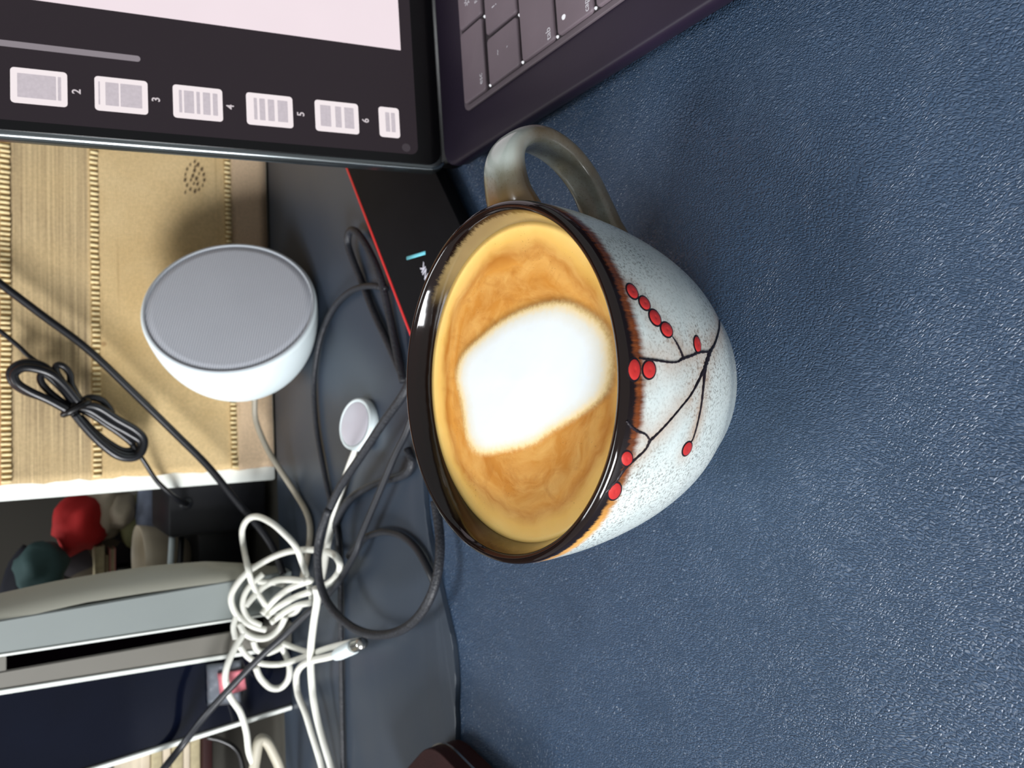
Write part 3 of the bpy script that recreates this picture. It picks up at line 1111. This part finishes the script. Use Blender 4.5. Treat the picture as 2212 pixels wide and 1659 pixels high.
for lp, yy, r in (
    ([(1000, 800), (800, 540), (600, 330), (400, 270), (230, 300), (140, 400), (180, 530), (330, 640), (600, 740), (880, 860)], .4690, .0019),
    ([(1050, 800), (850, 560), (680, 420), (480, 350), (300, 340), (190, 420), (230, 540), (400, 650), (640, 760), (900, 900)], .4665, .0019),
    ([(980, 820), (840, 640), (700, 500), (600, 420), (540, 440), (550, 530), (640, 640), (760, 740), (920, 850)], .4712, .0016),
    ([(1060, 760), (950, 560), (930, 420), (850, 320), (760, 300), (740, 370), (800, 480), (930, 640), (1050, 780)], .4712, .0016),
    ([(1000, 860), (1200, 900), (1450, 1060), (1700, 1200), (1860, 1310), (1860, 1430), (1740, 1500), (1520, 1440), (1280, 1250), (1080, 1040), (960, 920)], .4690, .0019),
    ([(1050, 820), (1300, 860), (1560, 1020), (1800, 1160), (1910, 1290), (1880, 1450), (1760, 1530), (1560, 1500), (1330, 1330), (1120, 1110), (1000, 960)], .4665, .0019),
    ([(1040, 880), (1220, 960), (1400, 1080), (1580, 1200), (1760, 1350), (1740, 1430), (1600, 1420), (1400, 1300), (1230, 1160), (1060, 980)], .4712, .0016),
    ([(1080, 780), (1200, 730), (1340, 760), (1440, 860), (1480, 960), (1400, 960), (1200, 880), (1060, 840)], .4700, .0017),
):
    vs_, fs_ = tube_geo(spline([Y_(*zb(x, y), yy) for x, y in lp], 8), r * 1.2, 10)
    mesh('cord_loop', vs_, fs_, M['black_rubber'], bun)
tube('tie', [Y_(*zb(840, 960), .4668), Y_(*zb(930, 920), .4640), Y_(*zb(1060, 850), .4635), Y_(*zb(1170, 790), .4655), Y_(*zb(1100, 760), .4720), Y_(*zb(900, 880), .4730), Y_(*zb(840, 960), .4668)], .0017, M['hinge'], bun)

z4 = lambda x, y: (600 + x / 2.212, 450 + y / 2.212)
z3 = lambda x, y: (400 + x / 3.687, 1050 + y / 3.687)
R2 = .0021
brc = thing('braided_cable', 'charcoal braided cable looped over the desk pad behind the mug', 'cable', (0, 0, 0))
K3 = [A(*z4(640, 800), .012), A(*z4(600, 890), .014), A(*z4(500, 1030), .015), A(*z4(400, 1180), .016), A(*z4(300, 1330), .017), A(*z4(232, 1470), .018),
      A(*z3(1140, 200), .019), A(*z3(1075, 380), .020), A(*z3(1055, 560), .021), A(*z3(1072, 760), .021), A(*z3(1130, 920), .020), A(*z3(1235, 1050), .018), A(*z3(1370, 1145), .016),
      A(*z3(1520, 1185), .015), A(*z3(1690, 1160), .014), A(*z3(1840, 1060), .013), A(*z3(1950, 890), .012), A(*z3(2010, 700), .010), A(*z3(2030, 500), .008), A(*z3(2020, 320), .006), A(*z3(1990, 120), .005)]
tube('cord_loop', K3, R2, M['braid'], brc)
K1 = [A(*z4(600, 830), .005), A(*z4(570, 690), .005), A(*z4(535, 520), .005), A(*z4(490, 330), .006), A(*z4(430, 190), .007), A(*z4(375, 112), .008), A(*z4(342, 112), .008), A(*z4(335, 170), .007), A(*z4(360, 250), .006), A(*z4(405, 360), .005),
      A(*z4(460, 500), .005), A(*z4(530, 650), .005), A(*z4(592, 790), .005)]
tube('cord_loop', K1, .0019, M['braid'], brc)
K2 = [A(*z4(520, 385), .0050), A(*z4(440, 370), .0075), A(*z4(350, 395), .0055), A(*z4(275, 465), .0045), A(*z4(218, 575), .0045), A(*z4(186, 700), .0045), A(*z4(172, 850), .0045), A(*z4(185, 1050), .0045), A(*z4(220, 1250), .0045), A(*z4(250, 1400), .0045),
      A(732, 1175, .0042), A(736, 1357, .0042), A(738, 1500, .0042), A(741, 1659, .0042), A(742, 1760, .0042)]
tube('cord', K2, [.0016, .0016, .0016, .0015, .0014, .0014], M['braid'], brc)
K6 = [A(*z4(620, 1150), .0050), A(*z4(640, 1215), .0050), A(*z4(600, 1275), .0050), A(*z4(480, 1310), .0050), A(*z4(360, 1375), .0050), A(*z4(300, 1450), .0050), A(*z4(262, 1540), .0050)]
tube('cord_loop', K6, .0019, M['braid'], brc)
K7 = [A(*z3(1300, 560), .006), A(*z3(1400, 430), .0055), A(*z3(1490, 385), .005), A(*z3(1600, 365), .005), A(*z3(1730, 400), .005), A(*z3(1850, 510), .005), A(*z3(1950, 690), .005), A(*z3(1990, 800), .0035)]
tube('cord_loop', K7, .0017, M['charcoal_rubber'], brc)
K4 = [A(*z4(640, 1000), .010), A(*z4(610, 1080), .010), A(*z4(560, 1180), .010), A(*z4(480, 1370), .010), A(*z4(400, 1560), .010), A(*z3(1350, 540), .010), A(*z3(1230, 750), .010), A(*z3(1130, 870), .011),
      A(*z3(980, 1010), .018), Y_(*z3(800, 1180), .398), Y_(*z3(560, 1400), .408), Y_(450, 1538, .424), Y_(400, 1602, .440), Y_(355, 1659, .440), Y_(300, 1725, .440)]
tag(tube('thin_cable', K4, [.0017, .0017, .0017, .0019, .0021], M['charcoal_rubber']), 'thin dark cable slanting across the navy panel and the white cords', 'cable')

wt = thing('white_cable', 'tangled white charging cable with a plug in front of the console', 'cable', (0, 0, 0))
W = .0018
wc = lambda L, zz: [A(*z3(x, y), z) for (x, y), z in zip(L, np.interp(np.linspace(0, 1, len(L)), np.linspace(0, 1, len(zz)), zz))]
strands = [
    ([(640, 950), (540, 790), (500, 650), (465, 480), (455, 350), (500, 265), (580, 245), (690, 295), (790, 380), (880, 480), (930, 600), (975, 740), (1005, 860), (1020, 940)], [.012, .02, .03, .034, .030, .024, .018, .014, .012], W),
    ([(1060, 510), (940, 508), (800, 528), (660, 585), (500, 685), (400, 800), (365, 900), (400, 1010), (480, 1085), (560, 1125), (640, 1145)], [.013, .016, .022, .026, .022, .018, .014], W),
    ([(1130, 520), (1200, 560), (1235, 630), (1215, 700), (1170, 755), (1100, 800)], [.010, .012, .010, .008], .0019),
    ([(1000, 750), (850, 808), (740, 880), (660, 960), (610, 1020)], [.020, .018, .014], .0018),
    ([(1000, 840), (870, 888), (760, 950), (690, 1000), (645, 1045)], [.017, .016, .013], .0018),
    ([(1020, 925), (900, 948), (800, 1000), (730, 1050), (680, 1090)], [.014, .014, .011], .0018),
    ([(960, 760), (830, 745), (720, 755), (620, 805), (540, 885), (480, 955)], [.020, .018, .014], .0019),
    ([(430, 1090), (475, 1170), (560, 1212), (660, 1205), (750, 1130), (800, 1040)], [.013, .012, .012], .0019),
    ([(410, 1030), (385, 1120), (400, 1215)], [.012, .010], .0017),
    ([(580, 760), (700, 770), (800, 790)], [.009, .009], .0017),
    ([(620, 700), (520, 790), (468, 880), (462, 970), (510, 1060), (600, 1110)], [.008, .007, .006], .0017),
    ([(830, 1020), (880, 1000), (920, 950)], [.008, .008], .0018),
    ([(540, 1230), (570, 1300), (640, 1330), (720, 1305), (790, 1262)], [.006, .006], .0018),
    ([(470, 1165), (395, 1290), (335, 1430), (320, 1540), (345, 1640)], [.016, .026, .032, .034], .0019),
    ([(560, 1440), (600, 1530), (680, 1605), (760, 1605), (820, 1540), (832, 1440), (800, 1340), (760, 1270)], [.014, .012, .010, .008], .0019),
    ([(430, 1270), (500, 1360), (600, 1412), (750, 1420), (880, 1385), (1000, 1340), (1140, 1290), (1300, 1250), (1390, 1232)], [.010, .010, .011, .012, .011], .0017),
    ([(780, 1250), (880, 1290), (1000, 1330)], [.008, .010], .0016),
]
for L, zz, r in strands:
    vs_, fs_ = tube_geo(spline(wc(L, zz), 8), r, 12)
    mesh('cord', vs_, fs_, M['white_rubber'], wt)
tube('cord', wc([(1040, 810), (1052, 900), (1025, 1080), (1000, 1300), (1000, 1430)], [.021, .017, .014]) + [A(674, 1480, .013), A(678, 1514, .013), A(687, 1559, .012), A(703, 1616, .011), A(716, 1659, .010), A(735, 1730, .010)], .0020, M['white_rubber'], wt)
tube('cord', wc([(1290, 1315), (1150, 1358), (1010, 1390), (930, 1430), (890, 1490), (885, 1560)], [.014, .014, .014]) + [A(642, 1490, .014), A(646, 1506, .014), A(660, 1540, .013), A(673, 1582, .012), A(685, 1620, .011), A(696, 1659, .010), A(712, 1730, .010)], .0019, M['white_rubber'], wt)
tube('cord', [A(488, 1470, .034), A(492, 1494, .034), A(503, 1514, .034), A(520, 1540, .033), A(532, 1580, .030), A(538, 1625, .026), A(552, 1659, .022), A(580, 1720, .018)], .0019, M['white_rubber'], wt)
# plug
p0, p1, p2 = A(*z3(1205, 1345), .014), A(*z3(1340, 1280), .014), A(*z3(1415, 1248), .014)
tube('plug_shell', [p0, p0.lerp(p1, .3), p1], [.0028, .0034, .0036], M['white_plastic'], wt, 4, 16)
tube('plug_contact', [p1, p2], [.0031, .0028], M['steel'], wt, 4, 16)

pu = thing('charging_puck', 'round white watch charging puck on the desk pad', 'charger', A(775, 925, ZP))
pl = pu.location.copy()
pz = .0062
pc = A(768, 918, ZP + pz) - pl
tilt = Matrix.Translation((pc.x, pc.y, .0035)) @ Matrix.Rotation(math.radians(10), 4, 'Y') @ Matrix.Rotation(math.radians(10), 4, 'X')
v_, f_ = revolve([(0, -.0030), (.0120, -.0030), (.0134, -.0018), (.0137, .001), (.0132, .0034), (.0120, .0041), (.0116, .0036), (0, .0030)], 64)
mesh('puck_body', [tilt @ Vector(q) for q in v_], f_, M['white_plastic'], pu)
v_, f_ = revolve([(.0112, .0037), (.010, .0041), (0, .0043)], 48)
mesh('puck_face', [tilt @ Vector(q) for q in v_], f_, M['puck'], pu)
tube('puck_cord', [A(x, y, z) - pl for x, y, z in ((768, 968, .006), (762, 985, .0058), (748, 1025, .0052), (735, 1065, .0052), (722, 1115, .0056), (708, 1175, .007), (700, 1225, .009), (696, 1250, .010))], [.0013, .0017, .0019, .0020, .0020, .0020], M['white_rubber'], pu)

# ---------------------------------------------------------------- brown case at the left edge of the pad
bc = thing('brown_case', 'dark brown case corner with a thin metal rim at the desk pad edge', 'case', (0, 0, 0))
P_ = at(928, 1603, .016)
u_ = (at(852, 1690, .016) - P_).normalized()
v0_ = (at(1012, 1690, .016) - P_).normalized()
cs = [P_, P_ + u_ * .062, P_ + u_ * .062 + v0_ * .085, P_ + v0_ * .085]
oc = []
for i in range(4):
    c_, pr_, nx_ = cs[i], cs[i - 1], cs[(i + 1) % 4]
    a0, a1 = c_ + (pr_ - c_).normalized() * .011, c_ + (nx_ - c_).normalized() * .011
    for t in np.linspace(0, 1, 7):
        t = float(t)
        q = a0 * (1 - t) ** 2 + c_ * 2 * t * (1 - t) + a1 * t * t
        oc.append((q.x, q.y, 0))
oc = np.array(oc)
cxo, cyo = oc[:, 0].mean(), oc[:, 1].mean()
slab('metal_rim', [(cxo + (p[0] - cxo) * 1.02, cyo + (p[1] - cyo) * 1.02) for p in oc], .0095, .0105, M['steel'], bc)
slab('lid_shell', [(p[0], p[1]) for p in oc], .0105, .016, M['brown_case'], bc, bev=.0005)
slab('lower_shell', [(cxo + (p[0] - cxo) * .99, cyo + (p[1] - cyo) * .99) for p in oc], .0026, .0095, M['brown_case'], bc)

# ---------------------------------------------------------------- things in the gap behind, standing on the desk
br_ = thing('power_brick', 'black power adapter block behind the end of the white board', 'adapter', (0, 0, 0))
q0, q1 = aty(362, 1165, .50), aty(600, 1040, .50)
box('housing', q0.x, -.064, .50, .55, .001, aty(365, 1100, .50).z, M['brick'], br_, .003)
v_, f_ = tube_geo([aty(402, 1088, .499), aty(402, 1088, .505)], .004, 16)
mesh('socket', v_, f_, M['charcoal_rubber'], br_)

by = .62
g = lambda x, y: aty(x, y, by)
gy = lambda x, y, Y: aty(x, y, Y)
tag(blob('red_pouch', gy(172, 1134, .61), .022, .016, .017, M['red_cloth'], None, .3, 1.8, 1), 'crumpled bright red cloth pouch in the dark gap', 'pouch')
rp = gy(150, 1190, .655)
tag(tube('red_strap', [gy(178, 1110, .645), gy(160, 1150, .64), gy(148, 1180, .64), gy(141, 1225, .64), gy(150, 1260, .66)], .0042, M['red_cloth'], None, 8, 8, .4), 'dark red strap hanging from the red pouch', 'strap')
tag(blob('cream_cloth_bundle', gy(222, 1088, .62), .030, .018, .016, M['cream_cloth'], None, .35, 1.6, 2), 'cream cloth bundle above the red pouch in the gap', 'cloth')
tag(blob('cream_cloth_bundle', gy(258, 1102, .61), .014, .016, .011, M['cream_cloth'], None, .3, 1.6, 5), 'smaller beige cloth bundle beside the clear packet', 'cloth')
tag(blob('checked_cloth', gy(212, 1196, .63), .023, .020, .030, M['check'], None, .25, 1.8, 3), 'crumpled brown and navy checked cloth behind the console', 'cloth')
tag(blob('teal_cloth', gy(90, 1228, .60), .018, .014, .016, M['teal'], None, .3, 1.5, 7), 'dull teal cloth in the dark corner beside the red strap', 'cloth')
tag(blob('navy_cloth', gy(66, 1300, .64), .042, .02, .016, plain('navy_cloth', (16, 17, 30), .9, .2, 30), None, .3, 1.5, 8), 'dark navy cloth heap behind the top of the console', 'cloth')
a_, b_ = gy(300, 1130, .60), gy(286, 1130, .60)
tag(blob('olive_packet', gy(287, 1130, .61), .020, .006, .009, M['olive'], None, .2, 1.6, 9), 'narrow olive green packet beside the blue packet', 'packet')
tag(blob('patterned_packet', gy(325, 1112, .60), .028, .008, .010, M['blue_pack'], None, .25, 2.2, 10), 'blue grey glossy packet beside the power adapter', 'packet')
# bowl
v_, f_ = revolve([(0, 0), (.014, 0), (.026, .012), (.033, .030), (.034, .036), (.032, .036), (.030, .030), (.022, .012), (0, .004)], 48)
bp = gy(345, 1204, .555)
stand = box('black_stand', bp.x - .026, bp.x + .022, .535, .59, .001, .036, M['brick'], None, .002)
tag(stand, 'low black block under the cream bowl behind the console', 'block')
o = mesh('ceramic_bowl', v_, f_, M['ceramic'], None)
o.location = (bp.x - .002, .562, .0362)
o.scale = (.72, .72, .9)
tag(o, 'cream ceramic bowl half hidden behind the grey console', 'bowl')
bq = gy(232, 1188, .60)
zl = lambda x_: gy(x_, 1215, .60).z
kb = thing('dark_box', 'plain black box carrying small books behind the console', 'box', (bq.x - .055, .60, .001))
box('carton', -.05, .040, .0, .06, 0, zl(252) - .0012, M['brick'], kb, .0015)
box('lid', -.051, .041, -.001, .061, zl(252) - .0118, zl(252) - .0014, M['hinge'], kb, .001)
for x0_, x1_, dx, cm, lb in ((252, 238, .0, 'pink_paper', 'pale pink covered book, lowest of the small stack'), (238, 228, -.004, 'brown_paper', 'thin brown covered book, middle of the small stack'), (228, 206, .003, 'paper', 'thick cream book on top of the small stack')):
    za, zb_ = zl(x0_) + .0003, zl(x1_)
    bk = thing('book', lb, 'book', (bq.x + dx, .602, za), 0, 'small books behind the console')
    box('cover', -.07, 0, 0, .05, 0, .0007, M[cm], bk)
    box('page_block', -.069, -.0006, .0008, .049, .0007, zb_ - za - .0007, M['paper'], bk)
    box('cover', -.07, 0, 0, .05, zb_ - za - .0007, zb_ - za, M[cm], bk)
# round grey thing and dark pens at the gap's foot
v_, f_ = revolve([(0, 0), (.030, 0), (.032, .003), (.030, .016), (.02, .022), (0, .024)], 48)
o = mesh('round_tin', v_, f_, M['taupe'], None)
rt = gy(430, 1185, .56)
o.location = (rt.x, .575, .002)
tag(o, 'round taupe tin on the desk behind the console', 'tin')
for i, (x, c_) in enumerate(((372, 'white_plastic'), (392, 'black_rubber'))):
    t0, t1 = gy(x, 1160, .530), gy(x - 4, 1225, .522)
    o = tube('pen', [t0, t0.lerp(t1, .5), t1], .0020, M[c_], None, 3, 12)
    tag(o, ('white pen lying across the gap behind the console', 'black pen lying beside the white pen in the gap')[i], 'pen')

# ---------------------------------------------------------------- left of the navy panel
tr = thing('paper_tray', 'dark brown desk tray holding stacked cream paper pads', 'tray', (-.285, .50, .001))
z0_, z1_ = aty(428, 1620, .50).z, aty(315, 1620, .50).z
box('shelf', -.085, .078, 0, .11, z0_ - .010, z0_ - .004, M['brown_case'], tr, .001)
for sx in (-.082, .068):
    for sy in (.002, .10):
        box('tray_leg', sx, sx + .008, sy, sy + .008, .0, z0_ - .010, M['brown_case'], tr, .001)
zc_ = z0_ - .0028
hts = (.0062, .0040, .0066, .0048, .0060, .0052)
where = ('lowest cream paper pad in the brown tray', 'second cream paper pad from the bottom of the tray', 'third cream paper pad from the bottom of the tray', 'fourth cream paper pad from the bottom of the tray', 'fifth cream paper pad from the bottom of the tray', 'topmost cream paper pad in the brown tray')
for i in range(6):
    ox = random.uniform(-.004, .003)
    o = box('paper_pad', -.360 + ox, -.2125 + ox, .503 + random.uniform(0, .004), .60, zc_, zc_ + hts[i], (M['paper'], M['cream_cloth'])[i % 2], None, .0009)
    tag(o, where[i], 'paper pad', 'paper pads in the brown tray')
    zc_ += hts[i] + .0004
bp_ = box('tan_divider', -.42, -.2135, .64, .646, .001, .22, M['taupe'], None, .001)
tag(bp_, 'tan upright divider panel behind the paper tray', 'panel')
tag(tube('looped_cream_cable', [A(540, 1720, .004), A(552, 1640, .012), A(560, 1600, .018), A(576, 1602, .019), A(592, 1630, .013), A(604, 1659, .009), A(620, 1720, .006)], .0030, M['cream_rubber']), 'thick cream cord arching behind the white cords', 'cord')
tag(tube('curled_black_wire', [Y_(448, 1592, .492), Y_(478, 1599, .49), Y_(505, 1614, .488), Y_(520, 1640, .486), Y_(530, 1700, .484)], .0016, M['hinge']), 'thin black cord curling on the desk beside the folders', 'cord')
